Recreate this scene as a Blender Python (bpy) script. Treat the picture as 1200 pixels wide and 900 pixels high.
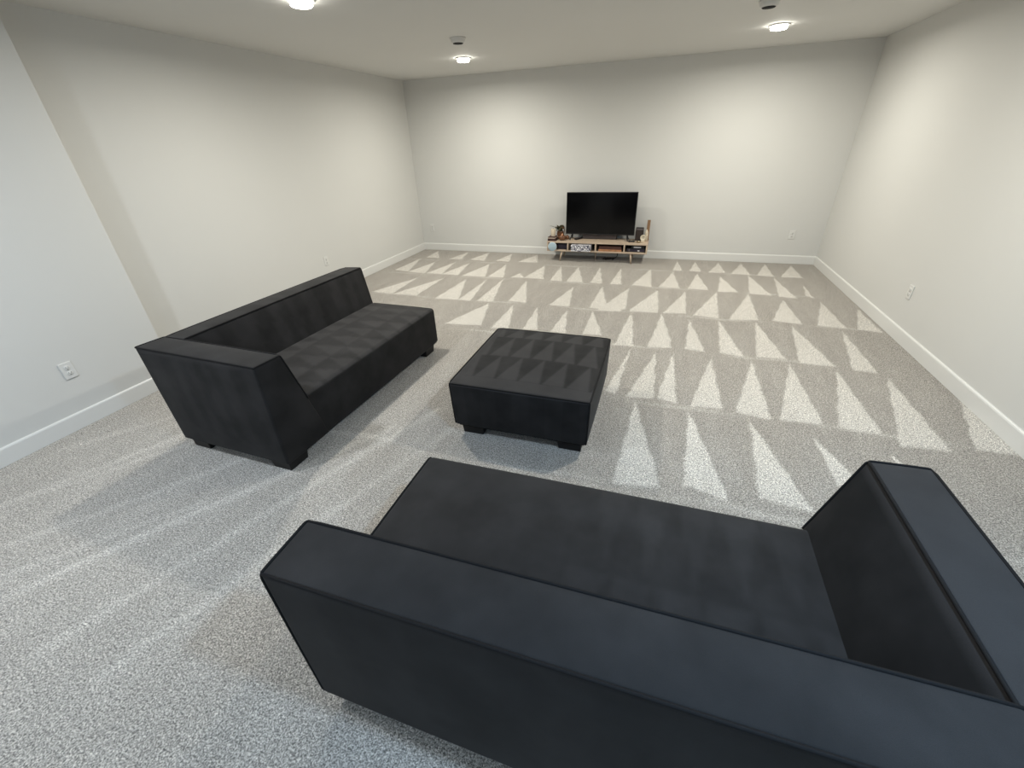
import bpy, bmesh, math, random
import numpy as np
from mathutils import Vector, Matrix
random.seed(4)
np.random.seed(4)
C = bpy.context.scene.collection
scn = bpy.context.scene
for o in list(bpy.data.objects):
    bpy.data.objects.remove(o)

# ---------------------------------------------------------------- camera, world, light, exposure
W, H = 6.328, 2.584            # room width and ceiling height
REAR = -11.0                   # wall behind the camera
cam_d = bpy.data.cameras.new('camera')
cam_d.sensor_width = 36.0
cam_d.lens = 492.164 / 1200 * 36
cam_d.clip_start = 0.02
cam = bpy.data.objects.new('camera', cam_d)
C.objects.link(cam)
cam.matrix_world = Matrix(((0.94945, -0.12742, 0.28689, 4.14114),
                           (0.31194, 0.48517, -0.81689, -7.17455),
                           (-0.0351, 0.86509, 0.50039, 1.7),
                           (0, 0, 0, 1)))
scn.camera = cam

world = bpy.data.worlds.new('dim_surroundings')
scn.world = world
world.use_nodes = True
bg = world.node_tree.nodes['Background']
bg.inputs['Color'].default_value = (0.5, 0.5, 0.5, 1)
bg.inputs['Strength'].default_value = 0.02      # the room is closed: only its own lamps light it

LAMP_W = 28.5                  # each warm ceiling light of the two far rows
MILD_W = 24.0
COOL_W = 28.0                  # each cool ceiling light of the two rows behind
LAMP_SPREAD = 173
LAMP_WARM = (1.0, 0.97, 0.865)
LAMP_COOL = (0.47, 0.72, 1.0)
LAMP_MILD = (0.87, 0.935, 1.0)

scn.view_settings.view_transform = 'Standard'
scn.view_settings.look = 'None'
scn.view_settings.exposure = 0.62
scn.view_settings.gamma = 1.0
scn.view_settings.use_curve_mapping = False
scn.cycles.max_bounces = 10
scn.cycles.diffuse_bounces = 7
scn.cycles.use_denoising = True
scn.cycles.caustics_reflective = False
scn.cycles.caustics_refractive = False

# ---------------------------------------------------------------- helpers
def new_mat(name, col=(0.8, 0.8, 0.8), rough=0.6, metal=0.0, spec=0.5):
    m = bpy.data.materials.new(name)
    m.use_nodes = True
    b = m.node_tree.nodes['Principled BSDF']
    b.inputs['Base Color'].default_value = (*col, 1)
    b.inputs['Roughness'].default_value = rough
    b.inputs['Metallic'].default_value = metal
    b.inputs['Specular IOR Level'].default_value = spec
    return m, m.node_tree, b


def node(nt, kind, **kw):
    n = nt.nodes.new(kind)
    for k, v in kw.items():
        if k.startswith('_'):
            setattr(n, k[1:], v)
        else:
            n.inputs[k.replace('__', ' ')].default_value = v
    return n


def mix(nt, fac, a, b, mode='MIX'):
    n = nt.nodes.new('ShaderNodeMix')
    n.data_type = 'RGBA'
    n.blend_type = mode
    for sock, v in ((n.inputs[0], fac), (n.inputs[6], a), (n.inputs[7], b)):
        if hasattr(v, 'links'):
            nt.links.new(v, sock)
        elif isinstance(v, tuple):
            sock.default_value = (*v, 1) if len(v) == 3 else v
        else:
            sock.default_value = v
    return n.outputs[2]


def ramp(nt, src, stops):
    n = nt.nodes.new('ShaderNodeValToRGB')
    e = n.color_ramp.elements
    while len(e) < len(stops):
        e.new(0.5)
    for el, (p, c) in zip(e, stops):
        el.position = p
        el.color = (c, c, c, 1) if not isinstance(c, tuple) else (*c, 1)
    nt.links.new(src, n.inputs[0])
    return n.outputs[0]


def noise(nt, vec, scale, detail=2.0, rough=0.5, out='Fac'):
    n = nt.nodes.new('ShaderNodeTexNoise')
    n.inputs['Scale'].default_value = scale
    n.inputs['Detail'].default_value = detail
    n.inputs['Roughness'].default_value = rough
    if vec is not None:
        nt.links.new(vec, n.inputs['Vector'])
    return n.outputs[out]


def math_n(nt, op, a, b=None):
    n = nt.nodes.new('ShaderNodeMath')
    n.operation = op
    for s, v in ((n.inputs[0], a), (n.inputs[1], b)):
        if v is None:
            continue
        if hasattr(v, 'links'):
            nt.links.new(v, s)
        else:
            s.default_value = v
    return n.outputs[0]


def bump(nt, b, height, strength, dist):
    n = nt.nodes.new('ShaderNodeBump')
    n.inputs['Strength'].default_value = strength
    n.inputs['Distance'].default_value = dist
    nt.links.new(height, n.inputs['Height'])
    nt.links.new(n.outputs[0], b.inputs['Normal'])


def obj_coord(nt):
    return nt.nodes.new('ShaderNodeTexCoord').outputs['Object']


def attr(nt, name):
    n = nt.nodes.new('ShaderNodeAttribute')
    n.attribute_name = name
    return n.outputs['Fac']


def stretch(nt, vec, s):
    n = nt.nodes.new('ShaderNodeMapping')
    n.inputs['Scale'].default_value = s
    nt.links.new(vec, n.inputs['Vector'])
    return n.outputs[0]


def obj(name, bm, mat, parent=None, smooth=False):
    me = bpy.data.meshes.new(name)
    bm.normal_update()
    bm.to_mesh(me)
    bm.free()
    return obj_me(name, me, mat, parent, smooth)


def obj_me(name, me, mat, parent=None, smooth=False):
    if mat:
        for mm in (mat if isinstance(mat, (list, tuple)) else [mat]):
            me.materials.append(mm)
    if smooth:
        me.polygons.foreach_set('use_smooth', [True] * len(me.polygons))
    o = bpy.data.objects.new(name, me)
    C.objects.link(o)
    o.parent = parent
    return o


def tag(o, label, cat, group=None):
    o['label'] = label
    o['category'] = cat
    if group:
        o['group'] = group
    return o


def thing(name, label, cat, loc=(0, 0, 0), rz=0.0, group=None):
    o = bpy.data.objects.new(name, None)
    C.objects.link(o)
    o.location = loc
    o.rotation_euler = (0, 0, rz)
    o.empty_display_size = 0.05
    return tag(o, label, cat, group)


def struct(name, bm, mat):
    o = obj(name, bm, mat)
    o['kind'] = 'structure'
    return o


def box(bm, x0, x1, y0, y1, z0, z1, bev=0.0, seg=2):
    vs = [bm.verts.new(p) for p in ((x0, y0, z0), (x1, y0, z0), (x1, y1, z0), (x0, y1, z0),
                                    (x0, y0, z1), (x1, y0, z1), (x1, y1, z1), (x0, y1, z1))]
    fs = [bm.faces.new([vs[i] for i in f]) for f in
          ((0, 3, 2, 1), (4, 5, 6, 7), (0, 1, 5, 4), (1, 2, 6, 5), (2, 3, 7, 6), (3, 0, 4, 7))]
    if bev > 0:
        es = list({e for f in fs for e in f.edges})
        bmesh.ops.bevel(bm, geom=es, offset=bev, segments=seg, affect='EDGES', profile=0.5)
    return bm


def bx(*a, **k):
    return box(bmesh.new(), *a, **k)


def lathe(bm, prof, n=24, c=(0, 0, 0), cap=True):
    rings = []
    for r, z in prof:
        if r < 1e-6:
            rings.append([bm.verts.new((c[0], c[1], c[2] + z))])
        else:
            rings.append([bm.verts.new((c[0] + r * math.cos(2 * math.pi * i / n),
                                        c[1] + r * math.sin(2 * math.pi * i / n), c[2] + z)) for i in range(n)])
    for a, b in zip(rings, rings[1:]):
        for i in range(n):
            j = (i + 1) % n
            if len(a) == 1 and len(b) == 1:
                continue
            if len(a) == 1:
                bm.faces.new((a[0], b[j], b[i]))
            elif len(b) == 1:
                bm.faces.new((a[i], a[j], b[0]))
            else:
                bm.faces.new((a[i], a[j], b[j], b[i]))
    if cap:
        if len(rings[0]) > 1:
            bm.faces.new(rings[0][::-1])
        if len(rings[-1]) > 1:
            bm.faces.new(rings[-1])
    return bm


def tube(bm, pts, r, n=8, closed=False, r_end=None):
    pts = [Vector(p) for p in pts]
    m = len(pts)
    rings = []
    up = Vector((0, 0, 1))
    for i, p in enumerate(pts):
        if closed:
            t = pts[(i + 1) % m] - pts[i - 1]
        else:
            t = pts[min(i + 1, m - 1)] - pts[max(i - 1, 0)]
        t.normalize()
        u = up if abs(t.dot(up)) < 0.9 else Vector((1, 0, 0))
        a = t.cross(u).normalized()
        b = t.cross(a)
        rr = r if r_end is None else r + (r_end - r) * i / (m - 1)
        rings.append([bm.verts.new(p + rr * (math.cos(2 * math.pi * k / n) * a + math.sin(2 * math.pi * k / n) * b))
                      for k in range(n)])
    pairs = list(zip(rings, rings[1:])) + ([(rings[-1], rings[0])] if closed else [])
    for a, b in pairs:
        for k in range(n):
            bm.faces.new((a[k], a[(k + 1) % n], b[(k + 1) % n], b[k]))
    if not closed:
        bm.faces.new(rings[0][::-1])
        bm.faces.new(rings[-1])
    bmesh.ops.recalc_face_normals(bm, faces=bm.faces[:])
    return bm


# ---------------------------------------------------------------- materials
def wall_paint(name, col):
    m, nt, b = new_mat(name, col, 0.75, spec=0.25)
    v = obj_coord(nt)
    n = noise(nt, v, 140, 2)
    big = noise(nt, v, 1.1, 2)
    c = mix(nt, big, tuple(x * 0.985 for x in col), tuple(min(1, x * 1.015) for x in col))
    nt.links.new(c, b.inputs['Base Color'])
    bump(nt, b, n, 0.12, 0.002)
    return m


M_wall = wall_paint('wall_paint', (0.585, 0.58, 0.56))
M_ceil = wall_paint('ceiling_paint', (0.66, 0.655, 0.635))
M_trim, nt, b = new_mat('trim_gloss_paint', (0.66, 0.655, 0.635), 0.34)
bump(nt, b, noise(nt, obj_coord(nt), 60, 2), 0.05, 0.001)

# carpet: speckled loop pile; the attribute 'pile' is the way the nap was left lying by the vacuum
M_carpet, nt, b = new_mat('carpet_pile', rough=0.95, spec=0.1)
v = obj_coord(nt)
fine = noise(nt, v, 170, 4, 0.8)
mid = noise(nt, v, 85, 3, 0.7)
streak = noise(nt, stretch(nt, v, (5.0, 1.0, 1.0)), 1.7, 3, 0.55)
wob = noise(nt, v, 30, 2)
pile = attr(nt, 'pile')
p2 = math_n(nt, 'ADD', pile, math_n(nt, 'MULTIPLY', math_n(nt, 'SUBTRACT', streak, 0.5), 0.35))
p2 = math_n(nt, 'ADD', p2, math_n(nt, 'MULTIPLY', math_n(nt, 'SUBTRACT', wob, 0.5), 0.12))
cl = nt.nodes.new('ShaderNodeClamp')
nt.links.new(p2, cl.inputs[0])
c_low = mix(nt, cl.outputs[0], (0.275, 0.252, 0.225), (0.600, 0.570, 0.525))
sp = ramp(nt, fine, [(0.36, 0.12), (0.5, 1.0), (0.64, 1.85)])
c1 = mix(nt, 0.85, c_low, sp, 'MULTIPLY')
sp2 = ramp(nt, mid, [(0.35, 0.62), (0.52, 1.0), (0.68, 1.35)])
c2 = mix(nt, 0.8, c1, sp2, 'MULTIPLY')
nt.links.new(c2, b.inputs['Base Color'])
b.inputs['Sheen Weight'].default_value = 0.12
b.inputs['Sheen Roughness'].default_value = 0.5
hsum = math_n(nt, 'ADD', fine, mid)
bump(nt, b, hsum, 0.75, 0.006)

# black microfibre; 'nap' is brushed direction, plus gloss painted on the foreground sofa's arm top
M_fab, nt, b = new_mat('black_microfibre', rough=0.85, spec=0.25)
v = obj_coord(nt)
blotch = noise(nt, v, 4.5, 3, 0.6)
nap_gloss = attr(nt, 'nap_gloss')
f = math_n(nt, 'ADD', nap_gloss, math_n(nt, 'MULTIPLY', math_n(nt, 'SUBTRACT', blotch, 0.5), 1.1))
cl = nt.nodes.new('ShaderNodeClamp')
nt.links.new(f, cl.inputs[0])
cc = mix(nt, cl.outputs[0], (0.0040, 0.0037, 0.0038), (0.0300, 0.0285, 0.0290))
gr = ramp(nt, noise(nt, v, 900, 1), [(0.3, 0.8), (0.7, 1.2)])
cc = mix(nt, 0.7, cc, gr, 'MULTIPLY')
nt.links.new(cc, b.inputs['Base Color'])
b.inputs['Sheen Weight'].default_value = 0.03
b.inputs['Sheen Roughness'].default_value = 0.45
bump(nt, b, noise(nt, v, 500, 2), 0.15, 0.001)
M_pipe, nt, b = new_mat('black_piping_cord', (0.007, 0.0065, 0.007), 0.8, spec=0.2)
bump(nt, b, noise(nt, obj_coord(nt), 400, 1), 0.2, 0.001)
M_under, nt, b = new_mat('black_dust_cloth', (0.006, 0.006, 0.006), 0.95, spec=0.1)
bump(nt, b, noise(nt, obj_coord(nt), 300, 1), 0.2, 0.001)
M_foot, nt, b = new_mat('black_stained_foot', (0.008, 0.007, 0.007), 0.5, spec=0.3)
bump(nt, b, noise(nt, stretch(nt, obj_coord(nt), (3, 30, 30)), 8, 2), 0.1, 0.001)


def wood(name, a, c, scale=(2.0, 26.0, 26.0), rough=0.5):
    m, nt, b = new_mat(name, a, rough)
    v = stretch(nt, obj_coord(nt), scale)
    n = noise(nt, v, 2.2, 4, 0.6)
    nt.links.new(mix(nt, ramp(nt, n, [(0.3, 0.0), (0.7, 1.0)]), a, c), b.inputs['Base Color'])
    bump(nt, b, n, 0.08, 0.001)
    return m


M_oak = wood('pale_oak_veneer', (0.40, 0.305, 0.225), (0.52, 0.42, 0.325))
M_brownwood = wood('brown_wood', (0.16, 0.085, 0.04), (0.30, 0.17, 0.085), (26, 26, 2.5))
M_redwood = wood('red_brown_wood', (0.050, 0.017, 0.010), (0.085, 0.030, 0.018))


def plain(name, col, rough=0.5, metal=0.0, spec=0.5, var=0.12, scale=40):
    m, nt, b = new_mat(name, col, rough, metal, spec)
    n = noise(nt, obj_coord(nt), scale, 2)
    nt.links.new(mix(nt, n, tuple(x * (1 - var) for x in col), tuple(min(1, x * (1 + var)) for x in col)),
                 b.inputs['Base Color'])
    return m


M_back = plain('dark_brown_back_panel', (0.022, 0.012, 0.009), 0.7)
M_screen = plain('tv_screen_glass', (0.0022, 0.0022, 0.0026), 0.14, spec=0.22, var=0.02)
M_bezel = plain('black_plastic', (0.008, 0.008, 0.009), 0.4)
M_bar = plain('grey_speaker_cloth', (0.115, 0.095, 0.092), 0.9, scale=300)
M_plate = plain('white_plastic', (0.635, 0.63, 0.61), 0.35, var=0.02)
M_slot = plain('dark_slot', (0.12, 0.12, 0.12), 0.8)
M_screw = plain('steel_screw', (0.55, 0.55, 0.55), 0.35, 0.9)
M_darkcover = plain('dark_maroon_cover', (0.045, 0.016, 0.013), 0.55)
M_pages = plain('book_pages', (0.52, 0.42, 0.34), 0.9)
M_candle = plain('cream_wax', (0.55, 0.47, 0.36), 0.6)
M_leaf = plain('olive_leaf', (0.17, 0.145, 0.07), 0.6, var=0.35)
M_leafdark = plain('dark_green_leaf', (0.035, 0.05, 0.028), 0.6, var=0.3)
M_pot = plain('brown_glazed_pottery', (0.13, 0.055, 0.025), 0.22, var=0.3)
M_copper = plain('copper_brown', (0.24, 0.115, 0.06), 0.25, 0.6)
M_speaker = plain('dark_brown_speaker', (0.012, 0.0075, 0.008), 0.6, scale=120)
M_cream = plain('cream_ceramic', (0.62, 0.55, 0.43), 0.3)
M_blue = plain('pale_blue_grey_cloth', (0.36, 0.46, 0.52), 0.8, scale=200)
M_purple = plain('dark_purple_case', (0.016, 0.010, 0.024), 0.5)
M_white = plain('white_label', (0.62, 0.60, 0.60), 0.6)
M_gold = plain('dull_brass', (0.28, 0.19, 0.08), 0.35, 0.7)
M_tan = plain('tan_spines', (0.42, 0.20, 0.10), 0.7, var=0.4, scale=60)
M_vent = plain('ceiling_vent_enamel', (0.60, 0.59, 0.57), 0.5, var=0.03)
M_duct = plain('dark_duct', (0.010, 0.010, 0.010), 0.9)
# patterned storage box: black-and-white all-over scribble print
M_pat, nt, b = new_mat('black_white_pattern', rough=0.7)
vz = nt.nodes.new('ShaderNodeTexVoronoi')
vz.feature = 'DISTANCE_TO_EDGE'
vz.inputs['Scale'].default_value = 34
nt.links.new(mix(nt, 0.03, obj_coord(nt), noise(nt, obj_coord(nt), 30, 2, out='Color')), vz.inputs['Vector'])
nt.links.new(mix(nt, ramp(nt, vz.outputs['Distance'], [(0.09, 0.0), (0.15, 1.0)]), (0.05, 0.05, 0.08), (0.78, 0.77, 0.80)),
             b.inputs['Base Color'])
# lamp lenses: the two far rows are warm white, the rows behind are cool white
def lens_mat(name, col):
    m, nt, b = new_mat(name, (0.9, 0.9, 0.88), 0.4)
    b.inputs['Emission Color'].default_value = (*col, 1)
    b.inputs['Emission Strength'].default_value = 20.0
    return m


M_lens_warm = lens_mat('lamp_lens_warm', LAMP_WARM)
M_lens_cool = lens_mat('lamp_lens_cool', LAMP_COOL)

# ---------------------------------------------------------------- the room
T = 0.12
JX, JY = 0.317, -5.06           # the near left wall stands proud of the far left wall
BH = 0.117                      # baseboard height
struct('wall_left', bx(-T, 0, JY, 0, 0, H), M_wall)
struct('wall_left_near', bx(-T, JX, REAR, JY, 0, H, 0.004), M_wall)
struct('wall_back', bx(-T, W + T, 0, T, 0, H), M_wall)
struct('wall_right', bx(W, W + T, REAR, 0, 0, H), M_wall)
struct('wall_rear', bx(-T, W + T, REAR - T, REAR, 0, H), M_wall)
struct('ceiling', bx(-T, W + T, REAR - T, T, H, H + T), M_ceil)
def baseboard(name, x0, y0, x1, y1, nx, ny):
    """profiled board along a wall; (nx, ny) points into the room"""
    prof = ((0, 0), (0.015, 0), (0.015, BH - 0.012), (0.012, BH - 0.004), (0.008, BH), (0, BH))
    bm = bmesh.new()
    rings = [[bm.verts.new((x + nx * d, y + ny * d, z)) for d, z in prof] for x, y in ((x0, y0), (x1, y1))]
    n = len(prof)
    for i in range(n):
        bm.faces.new((rings[0][i], rings[0][(i + 1) % n], rings[1][(i + 1) % n], rings[1][i]))
    bm.faces.new(rings[0][::-1])
    bm.faces.new(rings[1])
    bmesh.ops.recalc_face_normals(bm, faces=bm.faces[:])
    return struct(name, bm, M_trim)


baseboard('baseboard_left', 0, JY, 0, 0, 1, 0)
baseboard('baseboard_left_near', JX, REAR, JX, JY + 0.015, 1, 0)
baseboard('baseboard_left_return', 0, JY, JX + 0.015, JY, 0, 1)
baseboard('baseboard_back', 0, 0, W, 0, 0, -1)
baseboard('baseboard_right', W, REAR, W, 0, -1, 0)

# carpet with the wedge marks a vacuum cleaner left (tip x, tip y, base-left x, y, base-right x, y in metres)
MARKS = [[4.46,-0.12,4.4,-0.68,4.53,-0.69],[4.72,-0.14,4.62,-0.68,4.78,-0.68],[5.05,-0.13,4.87,-0.69,5.09,-0.68],[5.36,-0.14,5.16,-0.72,5.4,-0.77],[5.68,-0.08,5.48,-0.75,5.68,-0.76],[6.01,-0.14,5.76,-0.77,6.02,-0.77],[4.09,-0.68,3.9,-1.52,4.13,-1.55],[4.4,-0.81,4.22,-1.53,4.47,-1.53],[4.72,-0.79,4.58,-1.53,4.82,-1.53],[5.01,-0.88,4.92,-1.57,5.15,-1.56],[5.37,-0.77,5.27,-1.61,5.51,-1.62],[5.67,-0.83,5.58,-1.64,5.76,-1.66],[5.95,-1.1,5.88,-1.54,5.94,-1.64],[3.86,-1.68,3.58,-2.55,3.84,-2.55],[4.22,-1.68,3.94,-2.53,4.24,-2.49],[4.55,-1.66,4.29,-2.48,4.53,-2.45],[4.91,-1.58,4.6,-2.49,4.85,-2.51],[5.26,-1.61,4.95,-2.52,5.24,-2.5],[5.6,-1.74,5.37,-2.49,5.63,-2.51],[5.98,-1.75,5.76,-2.51,6.0,-2.54],[6.28,-1.89,6.09,-2.54,6.28,-2.56],[3.98,-2.64,3.87,-3.47,4.04,-3.45],[4.27,-2.64,4.17,-3.42,4.39,-3.39],[4.56,-2.64,4.5,-3.39,4.67,-3.41],[4.85,-2.57,4.79,-3.38,4.98,-3.42],[5.2,-2.56,5.08,-3.41,5.31,-3.41],[5.52,-2.58,5.4,-3.46,5.66,-3.44],[5.94,-2.62,5.77,-3.48,5.94,-3.5],[4.03,-3.51,3.9,-4.33,3.98,-4.36],[4.25,-3.52,4.06,-4.37,4.26,-4.33],[4.4,-3.48,4.28,-4.32,4.42,-4.36],[4.71,-3.53,4.51,-4.38,4.73,-4.35],[5.03,-3.5,4.81,-4.36,5.03,-4.4],[5.32,-3.51,5.08,-4.4,5.34,-4.4],[5.65,-3.51,5.42,-4.41,5.66,-4.4],[5.98,-3.55,5.71,-4.51,5.97,-4.5],[6.33,-3.74,6.11,-4.43,6.33,-4.42],[4.13,-4.4,4.07,-5.33,4.33,-5.28],[4.5,-4.45,4.45,-5.22,4.68,-5.3],[4.89,-4.45,4.83,-5.2,5.08,-5.25],[5.24,-4.56,5.25,-5.02,5.41,-5.08],[5.61,-4.6,5.66,-4.87,5.8,-4.94],[0.32,-0.1,0.35,-0.6,0.6,-0.6],[0.93,-0.07,0.8,-0.62,1.02,-0.64],[1.32,-0.07,1.17,-0.62,1.45,-0.63],[1.75,-0.09,1.64,-0.59,1.88,-0.63],[2.21,-0.07,2.02,-0.6,2.35,-0.6],[0.28,-0.67,0.24,-1.43,0.51,-1.49],[0.65,-0.84,0.51,-1.49,0.82,-1.52],[1.0,-0.82,0.84,-1.51,1.1,-1.54],[1.26,-0.83,1.1,-1.54,1.37,-1.52],[1.61,-0.82,1.44,-1.52,1.81,-1.53],[1.89,-0.81,1.85,-1.52,2.09,-1.5],[2.26,-1.24,2.18,-1.47,2.38,-1.48],[2.51,-0.78,2.38,-1.48,2.67,-1.49],[2.77,-0.73,2.78,-1.51,2.95,-1.52],[3.04,-0.74,3.01,-1.53,3.24,-1.53],[3.36,-0.71,3.34,-1.51,3.5,-1.52],[3.67,-0.7,3.6,-1.51,3.75,-1.52],[4.1,-0.73,3.88,-1.53,4.13,-1.54],[4.4,-0.76,4.24,-1.52,4.48,-1.53],[0.83,-1.75,0.55,-2.5,0.87,-2.52],[1.23,-1.72,0.89,-2.52,1.23,-2.54],[1.58,-1.68,1.53,-2.57,1.85,-2.56],[1.88,-1.65,1.85,-2.56,2.02,-2.56],[2.11,-1.57,2.1,-2.52,2.3,-2.53],[2.46,-1.62,2.49,-2.49,2.72,-2.49],[3.15,-1.74,3.01,-2.5,3.25,-2.51],[3.52,-1.63,3.48,-2.48,3.69,-2.5],[3.86,-1.68,3.59,-2.5,3.89,-2.48],[4.21,-1.67,3.93,-2.5,4.24,-2.47],[2.28,-2.59,2.04,-3.31,2.45,-3.3],[2.59,-2.6,2.58,-3.35,2.77,-3.3],[2.89,-2.59,2.92,-3.27,3.07,-3.27],[3.25,-2.61,3.21,-3.28,3.37,-3.28],[3.54,-2.58,3.54,-3.25,3.73,-3.25],[3.96,-2.58,3.89,-3.24,4.03,-3.25],[4.28,-2.49,4.21,-3.22,4.38,-3.24]]
NX, NY = 560, 680
Y0 = -7.6
xs = np.linspace(0, W, NX)
ys = np.linspace(Y0, 0, NY)
GX, GY = np.meshgrid(xs, ys)
wx = GX + 0.004 * np.sin(GY * 23 + GX * 5) + np.random.uniform(-0.005, 0.005, GX.shape)
wy = GY + 0.010 * np.sin(GX * 9 + 1) + 0.008 * np.sin(GX * 4.3) + np.random.uniform(-0.005, 0.005, GX.shape)
pile_v = np.full(GX.shape, 0.16)
# band edges: a lane of the cleaner leaves a thin pale line across
for yb in (-0.70, -1.54, -2.51, -3.41, -4.38, -5.30):
    pile_v += 0.30 * np.exp(-((wy - yb + 0.03) / 0.022) ** 2) * (GX < 6.1) * (0.5 + 0.5 * np.sin(GX * 5 + yb * 9))
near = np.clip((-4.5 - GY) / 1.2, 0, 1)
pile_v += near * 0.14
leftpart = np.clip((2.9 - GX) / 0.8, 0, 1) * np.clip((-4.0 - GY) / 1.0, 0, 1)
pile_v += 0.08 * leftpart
for ax, ay, bxx, by, cx, cy in MARKS:
    d = (by - cy) * (ax - cx) + (cx - bxx) * (ay - cy)
    l1 = ((by - cy) * (wx - cx) + (cx - bxx) * (wy - cy)) / d
    l2 = ((cy - ay) * (wx - cx) + (ax - cx) * (wy - cy)) / d
    l3 = 1 - l1 - l2
    e = np.minimum(np.minimum(l1, l2), l3)
    inside = np.clip(e / 0.04 + 0.5, 0, 1)
    amp = 0.85 if ay > -4.0 else 0.95
    pile_v = pile_v * (1 - inside) + inside * np.maximum(pile_v, amp)
# broad pale swaths where the cleaner was pulled diagonally at the left foreground
for (sx, sy, ex, ey, wd, am) in ((0.7, -6.6, 1.45, -5.1, 0.03, 0.22), (1.0, -6.9, 1.9, -5.6, 0.03, 0.20),
                                 (1.3, -7.2, 2.55, -5.2, 0.035, 0.20), (2.0, -6.9, 2.75, -4.9, 0.03, 0.22),
                                 (0.9, -6.3, 1.6, -5.3, 0.02, 0.2), (1.6, -6.7, 2.2, -5.7, 0.02, 0.22), (1.1, -7.1, 1.9, -6.1, 0.025, 0.18),
                                 (2.35, -6.9, 2.95, -5.1, 0.03, 0.22), (0.5, -6.0, 1.3, -4.9, 0.03, 0.18)):
    dx, dy = ex - sx, ey - sy
    L2 = dx * dx + dy * dy
    t = np.clip(((wx - sx) * dx + (wy - sy) * dy) / L2, 0, 1)
    dist = np.hypot(wx - sx - t * dx, wy - sy - t * dy)
    pile_v += am * np.exp(-(dist / wd) ** 2)
pile_v = np.clip(pile_v, 0, 1)
gz = np.random.uniform(-0.0016, 0.0, GX.shape)
verts = np.stack([GX, GY, gz], -1).reshape(-1, 3)
idx = np.arange(NX * NY).reshape(NY, NX)
quads = np.stack([idx[:-1, :-1], idx[:-1, 1:], idx[1:, 1:], idx[1:, :-1]], -1).reshape(-1, 4)
extra = np.array([[0, REAR, 0], [W, REAR, 0]])
verts = np.concatenate([verts, extra])
n0 = NX * NY
quads = np.concatenate([quads, [[n0, n0 + 1, NX - 1, 0]]])
me = bpy.data.meshes.new('floor')
me.vertices.add(len(verts))
me.vertices.foreach_set('co', verts.ravel())
me.loops.add(quads.size)
me.loops.foreach_set('vertex_index', quads.ravel().astype(np.int32))
me.polygons.add(len(quads))
me.polygons.foreach_set('loop_start', np.arange(0, quads.size, 4, dtype=np.int32))
me.update(calc_edges=True)
at = me.attributes.new('pile', 'FLOAT', 'POINT')
at.data.foreach_set('value', np.concatenate([pile_v.ravel(), [0.4, 0.4]]).astype(np.float32))
fl = obj_me('floor', me, M_carpet)
fl['kind'] = 'structure'


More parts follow.
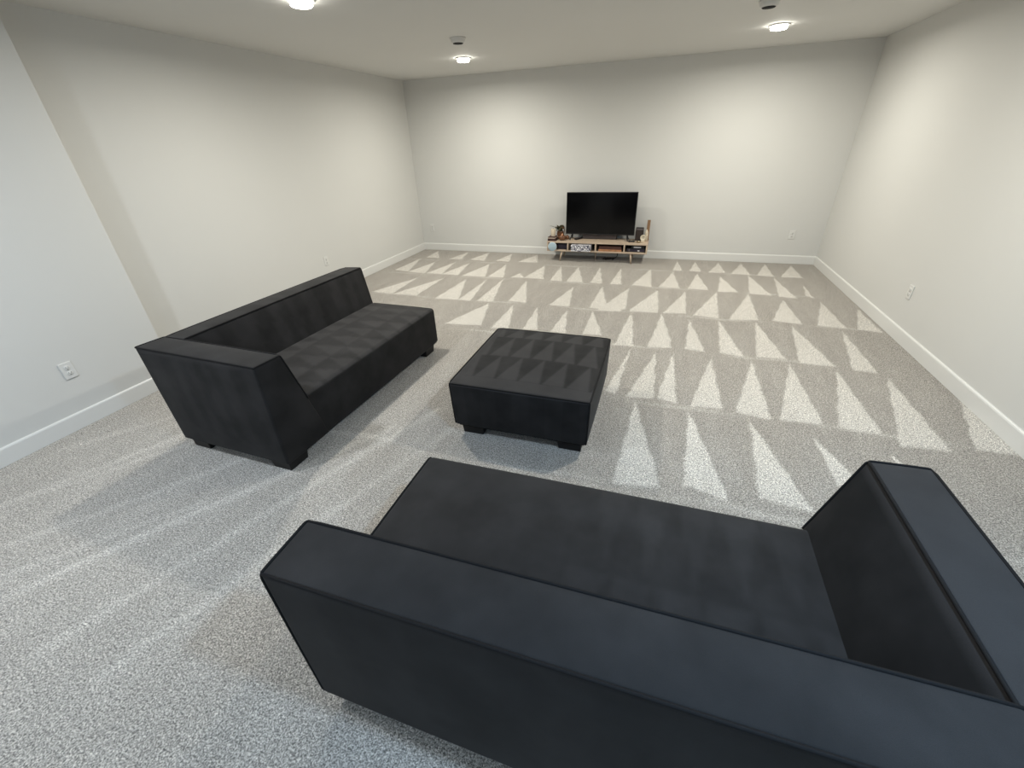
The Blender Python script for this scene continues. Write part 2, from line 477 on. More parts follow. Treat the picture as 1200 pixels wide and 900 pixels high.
# ---------------------------------------------------------------- upholstery
class Block:
    """a soft six-sided block: rounded edges, corners anywhere, faces gently puffed"""

    def __init__(self, low, high, r=0.014, puff=None, step=0.03):
        # low / high: four (x, y, z) corners each, order (u0v0, u1v0, u1v1, u0v1), at w=0 and w=1
        self.c = np.array([low, high], float)
        c = self.c
        self.dim = np.array([
            np.mean([np.linalg.norm(c[k][1] - c[k][0]) for k in (0, 1)] + [np.linalg.norm(c[k][2] - c[k][3]) for k in (0, 1)]),
            np.mean([np.linalg.norm(c[k][3] - c[k][0]) for k in (0, 1)] + [np.linalg.norm(c[k][2] - c[k][1]) for k in (0, 1)]),
            np.mean([np.linalg.norm(c[1][k] - c[0][k]) for k in range(4)])])
        self.r = r
        self.puff = puff or {}
        self.step = step

    def tri(self, q):
        u, v, w = q[..., 0:1], q[..., 1:2], q[..., 2:3]
        b = [(1 - u) * (1 - v), u * (1 - v), u * v, (1 - u) * v]
        lo = sum(b[k] * self.c[0][k] for k in range(4))
        hi = sum(b[k] * self.c[1][k] for k in range(4))
        return lo * (1 - w) + hi * w

    def pt(self, uvw):
        q = np.asarray(uvw, float)
        ph = q * self.dim
        inner = np.clip(ph, self.r, self.dim - self.r)
        d = ph - inner
        n = np.linalg.norm(d, axis=-1, keepdims=True)
        m = np.abs(d).max(-1, keepdims=True)
        ph = np.where(n > 1e-9, inner + d / np.maximum(n, 1e-9) * np.minimum(self.r, np.maximum(m, 0)), ph)
        qq = ph / self.dim
        g = lambda t: np.clip(1 - (2 * t - 1) ** 2, 0, 1) ** 0.8
        off = np.zeros_like(qq)
        for (ax, side), amt in self.puff.items():
            o1, o2 = [a for a in (0, 1, 2) if a != ax]
            wgt = qq[..., ax] if side else 1 - qq[..., ax]
            off[..., ax] += (1 if side else -1) * amt * g(qq[..., o1]) * g(qq[..., o2]) * np.clip(wgt, 0, 1) ** 3 / self.dim[ax]
        return self.tri(qq + off)

    def axis(self, k):
        L, r = self.dim[k], self.r
        a = [0, r * 0.25, r * 0.55, r * 0.8]
        n = max(2, int(round((L - 2 * r) / self.step)))
        vals = a + list(np.linspace(r, L - r, n + 1)) + [L - t for t in a[::-1]]
        return np.array(vals) / L

    def build(self, name, parent, nap_gloss=None, mat=None, skip=()):
        A = [self.axis(k) for k in range(3)]
        N = [len(a) for a in A]
        ids, pts, faces = {}, [], []

        def vid(i, j, k):
            key = (i, j, k)
            if key not in ids:
                ids[key] = len(pts)
                pts.append((A[0][i], A[1][j], A[2][k]))
            return ids[key]
        for ax in range(3):
            o1, o2 = [(1, 2), (2, 0), (0, 1)][ax]
            for side in (0, 1):
                if (ax, side) in skip:
                    continue
                fix = (N[ax] - 1) * side
                for i in range(N[o1] - 1):
                    for j in range(N[o2] - 1):
                        q = []
                        for di, dj in ((0, 0), (1, 0), (1, 1), (0, 1)):
                            t = [0, 0, 0]
                            t[ax], t[o1], t[o2] = fix, i + di, j + dj
                            q.append(vid(*t))
                        faces.append(q if side else q[::-1])
        uvw = np.array(pts)
        P = self.pt(uvw)
        me = bpy.data.meshes.new(name)
        me.from_pydata(P.tolist(), [], faces)
        val = np.full(len(P), 0.45) if nap_gloss is None else nap_gloss(P, uvw)
        at = me.attributes.new('nap_gloss', 'FLOAT', 'POINT')
        at.data.foreach_set('value', np.clip(val, 0, 1).astype(np.float32))
        return obj_me(name, me, mat or M_fab, parent, True)

    def edge(self, a, b, n=30, out=0.003):
        """polyline along the block edge from corner a to corner b (0/1 triples), lifted slightly outward"""
        a, b = np.array(a, float), np.array(b, float)
        e = self.r / self.dim * 0.5
        t = np.linspace(0, 1, n)[:, None]
        q = a * (1 - t) + b * t
        P = self.pt(q)
        cen = self.tri(np.array([[0.5, 0.5, 0.5]]))[0]
        qc = q.copy()
        var = [k for k in range(3) if a[k] != b[k]]
        inn = q.copy()
        for k in range(3):
            if k not in var:
                inn[:, k] = 0.5 + (q[:, k] - 0.5) * 0.9
        d = self.tri(q) - self.tri(inn)
        d /= np.maximum(np.linalg.norm(d, axis=1, keepdims=True), 1e-9)
        return P + d * out


def piping(block, corners, parent, r=0.0052, closed=False):
    bm = bmesh.new()
    pts = []
    for a, b in zip(corners, corners[1:]):
        e = block.edge(a, b)
        pts += list(e if not pts else e[1:])
    if closed:
        pts = pts[:-1]
    tube(bm, pts, r, 7, closed)
    return obj('piping', bm, M_pipe, parent, True)


def sofa(label, loc, rz, pat, tilt=0.0):
    """armless at one end; local x runs from the arm (0) to the open end (L), y from the front (0) to the back (D)"""
    L, D, hs, hl = 1.835, 0.894, 0.412, 0.071
    root = thing('sofa', label, 'sofa', loc, rz, 'matching black one-arm sofas')
    cx, cy = L / 2, D / 2

    def q(s, t, z):
        return (s - cx, t - cy, z)
    zo, zi = 0.731, 0.741
    lo = hl
    # seat block
    tb_hi, tb_lo = 0.672, 0.622
    seat = Block([q(0.235, 0, lo), q(L, 0, lo), q(L, tb_lo, lo), q(0.235, tb_lo, lo)],
                 [q(0.20, 0, hs), q(L, 0, hs), q(L, tb_hi, hs), q(0.20, tb_hi, hs)], 0.028,
                 {(2, 1): 0.026, (0, 1): 0.012, (1, 0): 0.010}, 0.022)
    s_o = seat.build('seat', root, pat['seat'])
    piping(seat, [(1, 0, 0.05), (1, 0, 1), (1, 1, 1)], s_o)
    # backrest
    tiT, toT = 0.714, 0.902
    z1, z2 = zi - tilt, zo - tilt
    back = Block([q(0.33, tb_lo - 0.01, lo), q(L - 0.004, tb_lo - 0.01, lo), q(L - 0.004, D, lo), q(0.33, D, lo)],
                 [q(0.155, tiT, zi + tilt * 0.4), q(L - 0.004, tiT, z1), q(L - 0.004, toT, z2), q(0.155, toT, zo + tilt * 0.4)], 0.015,
                 {(2, 1): 0.010, (0, 1): 0.010, (1, 0): 0.016, (1, 1): 0.014}, 0.03)
    b_o = back.build('backrest', root, pat['back'])
    piping(back, [(0, 0, 1), (1, 0, 1), (1, 1, 1), (0, 1, 1)], b_o)
    piping(back, [(1, 0, 0.45), (1, 0, 1)], b_o)
    piping(back, [(1, 1, 0), (1, 1, 1)], b_o)
    # arm
    arm = Block([q(0, 0, lo), q(0.362, 0, lo), q(0.378, D, lo), q(0, D, lo)],
                [q(-0.009, -0.030, 0.738), q(0.164, -0.030, 0.733), q(0.164, D + 0.008, 0.733), q(-0.009, D + 0.008, 0.738)], 0.015,
                {(2, 1): 0.010, (0, 1): 0.012, (0, 0): 0.012, (1, 0): 0.010, (1, 1): 0.012}, 0.03)
    a_o = arm.build('arm', root, pat['arm'])
    piping(arm, [(0, 0, 1), (1, 0, 1), (1, 1, 1), (0, 1, 1), (0, 0, 1)], a_o, closed=True)
    piping(arm, [(1, 0, 1), (1, 0, 0.48)], a_o)
    obj('underside', bx(0.03 - cx, L - 0.03 - cx, 0.03 - cy, D - 0.03 - cy, hl - 0.012, hl + 0.02), M_under, root)
    for s0 in (0.022, L - 0.19):
        for t0 in (0.025, D - 0.175):
            bm = bmesh.new()
            box(bm, s0 - cx, s0 + 0.15 - cx, t0 - cy, t0 + 0.15 - cy, 0, hl, 0.005)
            for vtx in bm.verts:
                if vtx.co.z < hl * 0.5:
                    vtx.co.x = (vtx.co.x - (s0 + 0.075 - cx)) * 0.93 + (s0 + 0.075 - cx)
                    vtx.co.y = (vtx.co.y - (t0 + 0.075 - cy)) * 0.93 + (t0 + 0.075 - cy)
            obj('leg', bm, M_foot, root)
    return root


def wedges(P, along, across, pitch, rows, lean, lo_v, hi_v, seed=1, invert=False):
    """brushed wedge marks; along: coordinate the row runs in, across: coordinate from tip to base; rows: (tip, base)"""
    rng = np.random.RandomState(seed)
    out = np.full(len(P), lo_v)
    for ri, (tp, bs) in enumerate(rows):
        v = (across - tp) / (bs - tp)
        ph = rng.uniform(-0.3, 0.3) * pitch
        cell = np.floor((along + ph) / pitch)
        jit = np.sin(cell * 12.9898 + ri * 78.2) * 0.10
        x = (along + ph) / pitch - cell - 0.5 + jit * 0.6
        ln = lean + jit
        e = np.minimum(x + 0.47 * v - ln * (1 - v), 0.46 * v + ln * (1 - v) - x)
        inside = np.clip(e / 0.10 + 0.4, 0, 1) * np.clip((1.0 - v) / 0.05, 0, 1) * np.clip(v / 0.05, 0, 1)
        out = out * (1 - inside) + hi_v * inside
    return out


def nap_const(v):
    return lambda P, uvw: np.full(len(P), v)


def nap_seat_left(P, uvw):
    x, y = P[:, 0], P[:, 1]
    base = wedges(P, x, y, 0.17, ((0.30, 0.02), (0.02, -0.26), (-0.26, -0.46)), 0.10, 0.42, 0.82, 3)
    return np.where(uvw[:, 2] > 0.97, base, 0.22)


def nap_stripes(P, uvw, ax=0, amp=0.16, base=0.45, f=38):
    t = P[:, ax]
    return base + amp * np.sign(np.sin(t * f + 1.5 * np.sin(t * 9))) * (uvw[:, 2] > 0.2)


def nap_seat_right(P, uvw):
    x, y = P[:, 0], P[:, 1]
    s = wedges(P, x, y, 0.15, ((0.30, -0.02), (-0.02, -0.44)), 0.05, 0.40, 0.62, 5)
    fade = np.clip((0.30 - x) / 0.25, 0, 1)
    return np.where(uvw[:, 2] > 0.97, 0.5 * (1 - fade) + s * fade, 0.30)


PAT_LEFT = {'seat': nap_seat_left, 'back': lambda P, u: nap_stripes(P, u, 0, 0.10, 0.42, 30),
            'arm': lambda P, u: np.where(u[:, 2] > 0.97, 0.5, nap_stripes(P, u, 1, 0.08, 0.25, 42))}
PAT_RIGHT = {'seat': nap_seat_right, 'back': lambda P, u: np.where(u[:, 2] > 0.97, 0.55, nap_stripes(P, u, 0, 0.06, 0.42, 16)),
             'arm': lambda P, u: np.where(u[:, 2] > 0.97, 0.95, 0.15)}  # arm top lightened to paint in the gloss of the lamp above


def place(origin, th, base_rot):
    """world position of the footprint centre for a piece whose arm-front corner is at origin"""
    a = th + base_rot
    L, D = 1.835, 0.894
    ca, sa = math.cos(a), math.sin(a)
    return (origin[0] + ca * L / 2 - sa * D / 2, origin[1] + sa * L / 2 + ca * D / 2, 0), a


loc, a = place((2.222, -5.781), -0.034, math.pi / 2)
sofa('black microfibre one-arm sofa with its back to the left wall, facing the ottoman', loc, a, PAT_LEFT)
loc, a = place((5.066, -5.807), 0.003, math.pi)
sofa('black microfibre one-arm sofa in the foreground, seen from behind and facing the television', loc, a, PAT_RIGHT, 0.012)

# ottoman
OW, OD, OH, OL = 0.893, 0.924, 0.400, 0.078
ot = thing('ottoman', 'square black upholstered ottoman on block feet between the two sofas', 'ottoman',
           (3.005 + OW / 2, -5.143 + OD / 2, 0), -0.005)


def nap_ott(P, uvw):
    x, y = P[:, 0] + OW / 2, P[:, 1] + OD / 2
    rows = ((0.98, 0.735), (0.755, 0.405), (0.425, 0.105))
    out = wedges(P, x, y, 0.152, rows, 0.12, 0.22, 0.92, 8)
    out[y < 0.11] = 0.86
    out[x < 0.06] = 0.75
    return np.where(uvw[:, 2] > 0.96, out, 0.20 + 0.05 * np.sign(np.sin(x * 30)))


ob = Block([(-OW / 2 + .01, -OD / 2 + .01, OL), (OW / 2 - .01, -OD / 2 + .01, OL), (OW / 2 - .01, OD / 2 - .01, OL), (-OW / 2 + .01, OD / 2 - .01, OL)],
           [(-OW / 2, -OD / 2, OH), (OW / 2, -OD / 2, OH), (OW / 2, OD / 2, OH), (-OW / 2, OD / 2, OH)], 0.016,
           {(2, 1): 0.022, (1, 0): 0.014, (0, 0): 0.014, (0, 1): 0.014, (1, 1): 0.014}, 0.009)
cu = ob.build('cushion', ot, nap_ott)
piping(ob, [(0, 0, 1), (1, 0, 1), (1, 1, 1), (0, 1, 1), (0, 0, 1)], cu, closed=True)
for cxy in ((0, 0), (1, 0), (1, 1), (0, 1)):
    piping(ob, [(*cxy, 0.02), (*cxy, 1)], cu, 0.0035)
obj('underside', bx(-OW / 2 + .03, OW / 2 - .03, -OD / 2 + .03, OD / 2 - .03, OL - .012, OL + .02), M_under, ot)
for sx in (-1, 1):
    for sy in (-1, 1):
        px, py = sx * (OW / 2 - 0.12), sy * (OD / 2 - 0.115)
        bm = bx(px - .078, px + .078, py - .075, py + .075, 0, OL, 0.005)
        for vtx in bm.verts:
            if vtx.co.z < OL * 0.5:
                vtx.co.x = (vtx.co.x - px) * 0.92 + px
                vtx.co.y = (vtx.co.y - py) * 0.92 + py
        obj('leg', bm, M_foot, ot)

# ---------------------------------------------------------------- television stand and what is on it
X0, X1, YF, YB, ZB, ZT = 2.463, 4.003, -0.44, -0.075, 0.152, 0.302
PT = 0.021
st = thing('tv_stand', 'low pale oak media stand with four open compartments against the back wall', 'tv stand',
           ((X0 + X1) / 2, (YF + YB) / 2, 0))
ox, oy = st.location.x, st.location.y


def rel(x0, x1, y0, y1, z0, z1, bev=0.002):
    return bx(x0 - ox, x1 - ox, y0 - oy, y1 - oy, z0, z1, bev=bev)


obj('top_panel', rel(X0, X1, YF, YB, ZT - PT, ZT), M_oak, st)
obj('bottom_panel', rel(X0, X1, YF, YB, ZB, ZB + PT), M_oak, st)
for xx in (X0, X1 - PT):
    obj('side_panel', rel(xx, xx + PT, YF, YB, ZB + PT, ZT - PT), M_oak, st)
for xx in (2.798, 3.232, 3.666):
    obj('divider', rel(xx - PT / 2, xx + PT / 2, YF + 0.002, YB, ZB + PT, ZT - PT), M_oak, st)
obj('back_panel', rel(X0 + 0.01, X1 - 0.01, YB, YB + 0.008, ZB, ZT), M_back, st)
for (xa, ya, xb, yb) in ((2.705, -0.415, 2.672, -0.418), (3.765, -0.415, 3.785, -0.418), (2.70, -0.12, 2.672, -0.10),
                         (3.765, -0.12, 3.79, -0.10), (3.215, -0.25, 3.215, -0.25)):
    bm = tube(bmesh.new(), [(xa - ox, ya - oy, ZB), (xb - ox, yb - oy, 0)], 0.016, 12, r_end=0.011)
    obj('leg', bm, M_oak, st, True)

# television
tv = thing('television', 'flat black television standing on the pale oak stand', 'television', (3.25, -0.22, ZT))
obj('cabinet', bx(-0.530, 0.530, -0.012, 0.045, 0.078, 0.688, bev=0.004), M_bezel, tv)
obj('screen', bx(-0.521, 0.521, -0.016, -0.011, 0.096, 0.680), M_screen, tv)
obj('sensor_bump', bx(-0.035, 0.035, -0.014, 0.012, 0.069, 0.080, bev=0.003), M_bezel, tv)
for s in (-1, 1):
    bm = bmesh.new()
    for yy in (-0.085, 0.10):
        tube(bm, [(s * 0.425, 0.02, 0.085), (s * 0.437, yy * 0.7, 0.03), (s * 0.445, yy, 0.006)], 0.011, 8, r_end=0.008)
    obj('foot', bm, M_bezel, tv, True)

sb = thing('soundbar', 'long low grey soundbar lying behind and under the television', 'soundbar', (3.245, -0.125, ZT))
obj('body', bx(-0.265, 0.265, -0.03, 0.03, 0, 0.062, bev=0.008), M_bar, sb)
obj('end_cap', bx(-0.275, -0.265, -0.028, 0.028, 0.002, 0.060, bev=0.003), M_bezel, sb)
obj('end_cap', bx(0.265, 0.275, -0.028, 0.028, 0.002, 0.060, bev=0.003), M_bezel, sb)

rm = thing('remote_control', 'small black remote control lying at the left foot of the television', 'remote', (2.925, -0.22, ZT), 1.05)
obj('body', bx(-0.075, 0.075, -0.022, 0.022, 0, 0.024, bev=0.006), M_bezel, rm)
for i in range(4):
    for j in (-1, 1):
        obj('button', bx(-0.055 + i * 0.026, -0.041 + i * 0.026, j * 0.010 - 0.005, j * 0.010 + 0.005, 0.0235, 0.027), M_bar, rm)

# left-hand ornaments
for k, (w_, h_, c_, lab) in enumerate(((0.135, 0.030, M_darkcover, 'dark maroon hardback book, lower of the pair at the left end of the stand'),
                                       (0.120, 0.026, M_darkcover, 'dark book with pale pages, upper of the pair under the cream candle'))):
    z0 = ZT + (0 if k == 0 else 0.030)
    bk = thing('book', lab, 'book', (2.530, -0.335 + 0.005 * k, z0), 0.03 - 0.08 * k, 'stacked books at the left end of the stand')
    obj('cover', bx(-w_ / 2, w_ / 2, -0.08, 0.08, 0, 0.004), c_, bk)
    obj('cover', bx(-w_ / 2, w_ / 2, -0.08, 0.08, h_ - 0.004, h_), c_, bk)
    obj('spine', bx(-w_ / 2, w_ / 2, 0.077, 0.08, 0.004, h_ - 0.004), c_, bk)
    obj('pages', bx(-w_ / 2 + 0.004, w_ / 2 - 0.004, -0.075, 0.077, 0.004, h_ - 0.004), M_pages if k else M_darkcover, bk)
cd = thing('candle', 'cream pillar candle standing on the two dark books', 'candle', (2.535, -0.32, ZT + 0.056))
obj('wax', lathe(bmesh.new(), [(0.0, 0), (0.033, 0), (0.035, 0.006), (0.035, 0.105), (0.031, 0.112), (0.012, 0.106), (0, 0.105)], 24), M_candle, cd, True)
obj('wick', tube(bmesh.new(), [(0, 0, 0.104), (0.002, 0, 0.122)], 0.0025, 6), M_bezel, cd)

pl = thing('potted_plant', 'small olive green plant drooping from a brown glazed pot beside the candle', 'plant', (2.625, -0.20, ZT))
obj('pot', lathe(bmesh.new(), [(0, 0), (0.040, 0), (0.055, 0.03), (0.060, 0.075), (0.052, 0.11), (0.056, 0.118), (0.048, 0.118), (0.045, 0.10), (0, 0.095)], 24), M_pot, pl, True)


def leaf(base, tip, wid, droop):
    bm = bmesh.new()
    a, t = Vector(base), Vector(tip)
    d = t - a
    side = d.cross(Vector((0, 0, 1)))
    side = side.normalized() if side.length > 1e-4 else Vector((1, 0, 0))
    rows = []
    for i in range(6):
        f = i / 5
        w = wid * math.sin(math.pi * (0.12 + 0.86 * f))
        p = a + d * f + Vector((0, 0, droop * 4 * f * (1 - f)))
        rows.append([bm.verts.new(p - side * w), bm.verts.new(p + Vector((0, 0, -w * 0.3))), bm.verts.new(p + side * w)])
    for r0, r1 in zip(rows, rows[1:]):
        for k in range(2):
            bm.faces.new((r0[k], r0[k + 1], r1[k + 1], r1[k]))
    bmesh.ops.solidify(bm, geom=bm.faces[:], thickness=0.002)
    return bm


LEAVES = [((-0.16, -0.10, 0.205), 0.016, 0.03, 1), ((-0.06, -0.05, 0.215), 0.028, 0.03, 0), ((-0.075, -0.07, 0.16), 0.028, 0.05, 0),
          ((-0.02, -0.08, 0.19), 0.032, 0.04, 0), ((0.04, -0.05, 0.205), 0.030, 0.04, 0), ((0.075, -0.04, 0.13), 0.026, 0.07, 2),
          ((0.085, -0.03, 0.06), 0.020, 0.10, 2), ((0.02, 0.06, 0.20), 0.03, 0.03, 0), ((0.0, -0.085, 0.12), 0.028, 0.07, 0),
          ((0.06, -0.075, 0.155), 0.028, 0.06, 2), ((-0.04, -0.09, 0.13), 0.026, 0.06, 1), ((0.03, -0.09, 0.175), 0.026, 0.05, 0)]
for tip, wd, dr, mi in LEAVES:
    obj('leaf', leaf((0, 0, 0.09), tip, wd * 1.35, dr * 1.2), (M_leaf, M_leafdark, M_brownwood)[mi], pl, True)

tp = thing('teapot', 'shiny brown ceramic teapot in front of the small plant', 'teapot', (2.685, -0.325, ZT))
obj('body', lathe(bmesh.new(), [(0, 0), (0.035, 0), (0.052, 0.02), (0.056, 0.042), (0.048, 0.064), (0.03, 0.076), (0, 0.076)], 24), M_pot, tp, True)
ld = obj('lid', lathe(bmesh.new(), [(0.031, 0.074), (0.026, 0.084), (0.010, 0.090), (0.012, 0.100), (0, 0.104)], 20, cap=False), M_copper, tp, True)
obj('spout', tube(bmesh.new(), [(-0.045, 0, 0.035), (-0.066, 0, 0.048), (-0.078, 0, 0.07)], 0.012, 10, r_end=0.007), M_pot, tp, True)
obj('handle', tube(bmesh.new(), [(0.045, 0, 0.06), (0.07, 0, 0.062), (0.078, 0, 0.042), (0.066, 0, 0.022), (0.047, 0, 0.02)], 0.006, 8), M_pot, tp, True)
kn = thing('small_jar', 'small round brown jar between the teapot and the television', 'jar', (2.745, -0.235, ZT))
obj('body', lathe(bmesh.new(), [(0, 0), (0.024, 0), (0.034, 0.018), (0.034, 0.034), (0.024, 0.05), (0.020, 0.052), (0, 0.05)], 20), M_copper, kn, True)
obj('lid', lathe(bmesh.new(), [(0.022, 0.050), (0.018, 0.060), (0.005, 0.064), (0, 0.066)], 16, cap=False), M_pot, kn, True)

# right-hand ornaments
sp_ = thing('speaker', 'dark brown upright box speaker at the right end of the stand', 'speaker', (3.855, -0.165, ZT))
obj('body', bx(-0.058, 0.058, -0.045, 0.045, 0, 0.185, bev=0.006), M_speaker, sp_)
obj('grille', bx(-0.048, 0.048, -0.049, -0.044, 0.012, 0.150, bev=0.002), M_back, sp_)
obj('top_rim', bx(-0.052, 0.052, -0.048, -0.044, 0.160, 0.176, bev=0.001), M_bar, sp_)
ck = thing('table_clock', 'round cream table clock on a small foot in front of the speaker', 'clock', (3.917, -0.265, ZT))
bm = lathe(bmesh.new(), [(0, -0.016), (0.036, -0.016), (0.041, -0.010), (0.041, 0.012), (0.036, 0.017), (0.033, 0.012), (0, 0.011)], 28)
bmesh.ops.transform(bm, matrix=Matrix.Translation((0, 0, 0.058)) @ Matrix.Rotation(math.radians(90), 4, 'X'), verts=bm.verts[:])
cb = obj('case', bm, M_cream, ck, True)
obj('clock_hand', tube(bmesh.new(), [(0, -0.015, 0.058), (0.0, -0.015, 0.08)], 0.002, 6), M_bar, ck)
obj('clock_hand', tube(bmesh.new(), [(0, -0.015, 0.058), (0.014, -0.015, 0.052)], 0.002, 6), M_bar, ck)
obj('foot', bx(-0.028, 0.028, -0.020, 0.020, 0, 0.020, bev=0.003), M_cream, ck)
bt = thing('bottle', 'pale round-shouldered bottle beside the clock at the stand corner', 'bottle', (3.960, -0.19, ZT))
obj('body', lathe(bmesh.new(), [(0, 0), (0.020, 0), (0.024, 0.006), (0.024, 0.11), (0.019, 0.135), (0.010, 0.148), (0, 0.150)], 20), M_candle, bt, True)
obj('stopper', lathe(bmesh.new(), [(0.009, 0.146), (0.011, 0.155), (0.008, 0.163), (0, 0.165)], 14, cap=False), M_cream, bt, True)
tb_ = thing('wooden_post', 'tall slim brown wooden post ornament at the right corner of the stand', 'ornament', (3.975, -0.125, ZT))
bm = bx(-0.022, 0.022, -0.015, 0.015, 0.010, 0.290, bev=0.003)
obj('shaft', bm, M_brownwood, tb_)
obj('base', bx(-0.026, 0.026, -0.024, 0.024, 0, 0.012, bev=0.002), M_brownwood, tb_)
sm = thing('small_gadget', 'small dark rounded gadget by the right foot of the television', 'gadget', (3.755, -0.315, ZT), 0.2)
bm = bx(-0.034, 0.034, -0.018, 0.018, 0, 0.022, bev=0.008)
obj('body', bm, M_bezel, sm, True)
for s in (-1, 1):
    obj('grip', lathe(bmesh.new(), [(0, 0), (0.012, 0), (0.017, 0.012), (0.014, 0.026), (0, 0.030)], 14, (s * 0.033, -0.012, 0)), M_bezel, sm, True)
    obj('knob', lathe(bmesh.new(), [(0.005, 0.02), (0.005, 0.028), (0.008, 0.030), (0, 0.032)], 10, (s * 0.014, 0, 0), cap=False), M_gold, sm, True)
ds = thing('trinket_dish', 'small dull brass dish lying in front of the cream clock', 'dish', (3.865, -0.335, ZT))
obj('bowl', lathe(bmesh.new(), [(0, 0.002), (0.016, 0.0), (0.030, 0.010), (0.034, 0.018), (0.031, 0.018), (0.016, 0.006), (0, 0.006)], 20, cap=False), M_gold, ds, True)
obj('trinket', lathe(bmesh.new(), [(0, 0.005), (0.010, 0.008), (0.012, 0.016), (0.006, 0.024), (0, 0.026)], 12, cap=False), M_cream, ds, True)

# in the compartments
zs = ZB + PT
rd = thing('round_disc', 'pale blue grey round disc on the front of the stand at its left end', 'disc', (2.553, YF, 0.154))
for nm, rr, y0, y1, mm in (('disc_front', 0.0665, -0.018, -0.004, M_blue), ('rim', 0.0700, -0.012, 0.0, M_plate)):
    bm = lathe(bmesh.new(), [(0, 0), (rr - 0.002, 0), (rr, 0.002), (rr, y1 - y0 - 0.002), (rr - 0.003, y1 - y0), (0, y1 - y0)], 40, cap=False)
    bmesh.ops.transform(bm, matrix=Matrix.Translation((0, y1, 0.070)) @ Matrix.Rotation(math.radians(90), 4, 'X'), verts=bm.verts[:])
    obj(nm, bm, mm, rd, True)
pc = thing('case', 'dark purple case lying in the leftmost compartment behind the pale round disc', 'case', (2.70, -0.27, zs))
obj('body', bx(-0.075, 0.075, -0.10, 0.10, 0, 0.075, bev=0.006), M_purple, pc)
obj('lid', bx(-0.077, 0.077, -0.102, 0.102, 0.055, 0.080, bev=0.004), M_purple, pc)
pb = thing('storage_box', 'black and white patterned storage box jutting from the second compartment of the stand', 'box', (3.012, -0.380, zs))
obj('body', bx(-0.150, 0.150, -0.125, 0.125, 0, 0.085, bev=0.003), M_pat, pb)
obj('lid', bx(-0.152, 0.152, -0.127, 0.127, 0.072, 0.095, bev=0.003), M_pat, pb)
for k, (mm, h0, h1, lab) in enumerate(((M_tan, 0, 0.028, 'tan box lying at the bottom of the third compartment of the stand'),
                                       (M_redwood, 0.028, 0.075, 'red brown wooden case lying on the tan box in the stand'))):
    rb = thing('wooden_box', lab, 'box', (3.452, -0.315 + 0.006 * k, zs + h0), 0, 'flat boxes in the third compartment')
    hh = h1 - h0
    obj('body', bx(-0.172 + 0.004 * k, 0.172 - 0.004 * k, -0.11, 0.11, 0, hh * 0.6, bev=0.002), mm, rb)
    obj('lid', bx(-0.174 + 0.004 * k, 0.174 - 0.004 * k, -0.112, 0.112, hh * 0.62, hh, bev=0.002), mm, rb)
    for s in (-1, 0, 1):
        obj('clasp', bx(s * 0.09 - 0.010, s * 0.09 + 0.010, -0.116, -0.111, hh * 0.45, hh * 0.8), M_gold if k == 0 else M_redwood, rb)
av = thing('media_box', 'black media player box in the rightmost compartment of the stand', 'media player', (3.835, -0.285, zs))
obj('body', bx(-0.135, 0.135, -0.12, 0.12, 0.004, 0.052, bev=0.003), M_bezel, av)
obj('front_panel', bx(-0.128, 0.128, -0.124, -0.119, 0.010, 0.046), M_purple, av)
obj('display', bx(0.028, 0.058, -0.1265, -0.1235, 0.016, 0.030), M_white, av)
obj('knob', lathe(bmesh.new(), [(0.012, 0), (0.012, 0.008), (0, 0.009)], 16, cap=False), M_bar, av, True)
av.children[-1].matrix_local = Matrix.Translation((-0.095, -0.124, 0.028)) @ Matrix.Rotation(math.radians(90), 4, 'X')
for s in (-1, 1):
    obj('foot', bx(s * 0.1 - 0.015, s * 0.1 + 0.015, -0.1, 0.1, 0, 0.006), M_bezel, av)
gc = thing('disc_case', 'dark case with a white label lying on the black media player', 'case', (3.86, -0.30, zs + 0.052))
obj('body', bx(-0.095, 0.095, -0.08, 0.08, 0, 0.030, bev=0.002), M_bezel, gc)
obj('label_sticker', bx(-0.058, 0.050, -0.0815, -0.0795, 0.004, 0.026), M_white, gc)

# cable on the carpet under the stand
pts = [(3.34 + 0.03 * math.cos(t * 1.7) + 0.012 * t, -0.20 + 0.05 * math.sin(t * 1.9), 0.012 + 0.004 * math.sin(t * 3)) for t in np.linspace(0, 12, 70)]
pts += [(3.52, -0.12, 0.012), (3.54, -0.05, 0.02), (3.54, -0.03, 0.10)]
cbm = tube(bmesh.new(), pts, 0.007, 6)
tag(obj('power_cable', cbm, M_bezel, None, True), 'black power cable bunched on the carpet beneath the tv stand', 'cable')


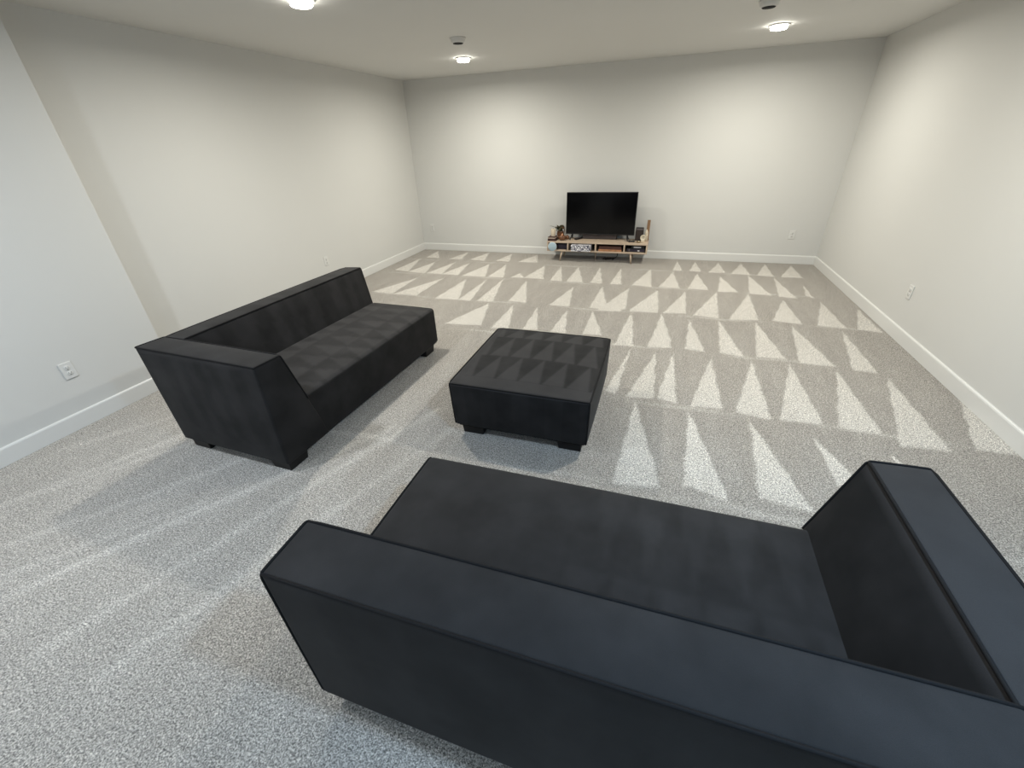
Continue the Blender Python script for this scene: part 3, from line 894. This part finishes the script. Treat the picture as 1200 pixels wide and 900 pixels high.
# ---------------------------------------------------------------- outlets
def outlet(label, loc, rz):
    """duplex outlet; local -y faces the room"""
    t = thing('wall_outlet', label, 'outlet', loc, rz, 'white wall outlets')
    obj('cover_plate', bx(-0.038, 0.038, -0.007, 0, -0.059, 0.059, bev=0.003), M_plate, t)
    for s in (-1, 1):
        bm = lathe(bmesh.new(), [(0, 0), (0.0165, 0), (0.0165, 0.003), (0.015, 0.004), (0, 0.004)], 24, cap=False)
        bmesh.ops.transform(bm, matrix=Matrix.Translation((0, -0.0065, s * 0.020)) @ Matrix.Rotation(math.radians(90), 4, 'X'), verts=bm.verts[:])
        r = obj('receptacle', bm, M_plate, t, True)
        bm = bmesh.new()
        box(bm, -0.0085, -0.0055, -0.0112, -0.0100, s * 0.020 + 0.000, s * 0.020 + 0.009)
        box(bm, 0.0055, 0.0085, -0.0112, -0.0100, s * 0.020 + 0.001, s * 0.020 + 0.008)
        lathe(bm, [(0.0032, 0), (0.0032, 0.001), (0, 0.001)], 10, (0, 0, 0), cap=False)
        for vtx in bm.verts[-21:]:
            vtx.co = Vector((vtx.co.x, -0.0103 - vtx.co.z, s * 0.020 - 0.007 + vtx.co.y))
        obj('slots', bm, M_slot, r)
    bm = lathe(bmesh.new(), [(0.0035, 0), (0.003, 0.0015), (0, 0.002)], 10, cap=False)
    bmesh.ops.transform(bm, matrix=Matrix.Translation((0, -0.007, 0)) @ Matrix.Rotation(math.radians(90), 4, 'X'), verts=bm.verts[:])
    obj('screw', bm, M_screw, t)
    return t


hp = math.pi / 2
outlet('white duplex outlet on the near left wall, beside the arm of the left sofa', (JX, -5.69, 0.415), hp)
outlet('white outlet on the left wall above the far end of the left sofa', (0, -2.607, 0.415), hp)
outlet('white outlet on the back wall close to the left corner', (0.214, 0, 0.39), 0)
outlet('white outlet on the back wall between the television and the right corner', (5.942, 0, 0.405), 0)
outlet('white outlet on the right wall above its baseboard', (W, -2.625, 0.415), -hp)


# ---------------------------------------------------------------- ceiling fixtures
def downlight(label, x, y):
    warm = y > -5
    t = thing('ceiling_light', label, 'ceiling light', (x, y, H), 0, 'recessed ceiling lights')
    obj('trim_ring', lathe(bmesh.new(), [(0.074, 0), (0.095, 0), (0.095, -0.004), (0.090, -0.009), (0.078, -0.012), (0.074, -0.010), (0.074, 0)], 40, cap=False), M_trim, t, True)
    obj('lens', lathe(bmesh.new(), [(0.074, -0.006), (0.073, -0.030), (0.066, -0.037), (0, -0.038)], 32, cap=False), M_lens_warm if warm else M_lens_cool, t, True)  # drum made deeper so its shape stands in for the lamp's glare
    d = bpy.data.lights.new('lamp', 'AREA')
    d.shape = 'DISK'
    d.size = 0.14
    d.energy = LAMP_W if warm else (COOL_W if x > 3 else MILD_W)
    d.color = LAMP_WARM if warm else (LAMP_COOL if x > 3 else LAMP_MILD)
    d.spread = math.radians(LAMP_SPREAD)
    lo = bpy.data.objects.new('lamp', d)
    C.objects.link(lo)
    lo.parent = t
    lo.location = (0, 0, -0.040)
    return t


for x, y, lab in ((1.64, -1.34, 'round ceiling light nearest the left end of the back wall'),
                  (4.99, -1.36, 'round ceiling light nearest the right end of the back wall'),
                  (1.62, -4.02, 'round ceiling light above the left sofa, cut off by the top of the picture'),
                  (4.99, -4.02, 'round ceiling light on the right, above the open carpet behind the foreground sofa'),
                  (1.63, -6.68, 'round ceiling light to the left of the foreground sofa, overhead'),
                  (4.99, -6.68, 'round ceiling light directly above the foreground sofa'),
                  (1.63, -9.34, 'round ceiling light in the row nearest the rear wall, left'),
                  (4.99, -9.34, 'round ceiling light in the row nearest the rear wall, right')):
    downlight(lab, x, y)


def detector(label, x, y):
    t = thing('ceiling_detector', label, 'detector', (x, y, H), 0, 'round ceiling detectors')
    obj('base_plate', lathe(bmesh.new(), [(0, 0), (0.078, 0), (0.078, -0.008), (0.074, -0.012), (0, -0.012)], 32), M_vent, t, True)
    obj('housing', lathe(bmesh.new(), [(0.070, -0.012), (0.066, -0.030), (0.056, -0.040), (0.050, -0.042)], 32, cap=False), M_vent, t, True)
    obj('dark_underside', lathe(bmesh.new(), [(0.051, -0.0415), (0.047, -0.046), (0, -0.047)], 32, cap=False), M_duct, t, True)  # dark disc closing the bottom of the housing
    return t


detector('round white ceiling detector with a dark underside, near the left ceiling light', 2.045, -2.385)
detector('round white ceiling detector with a dark underside, near the right ceiling light', 4.735, -2.395)
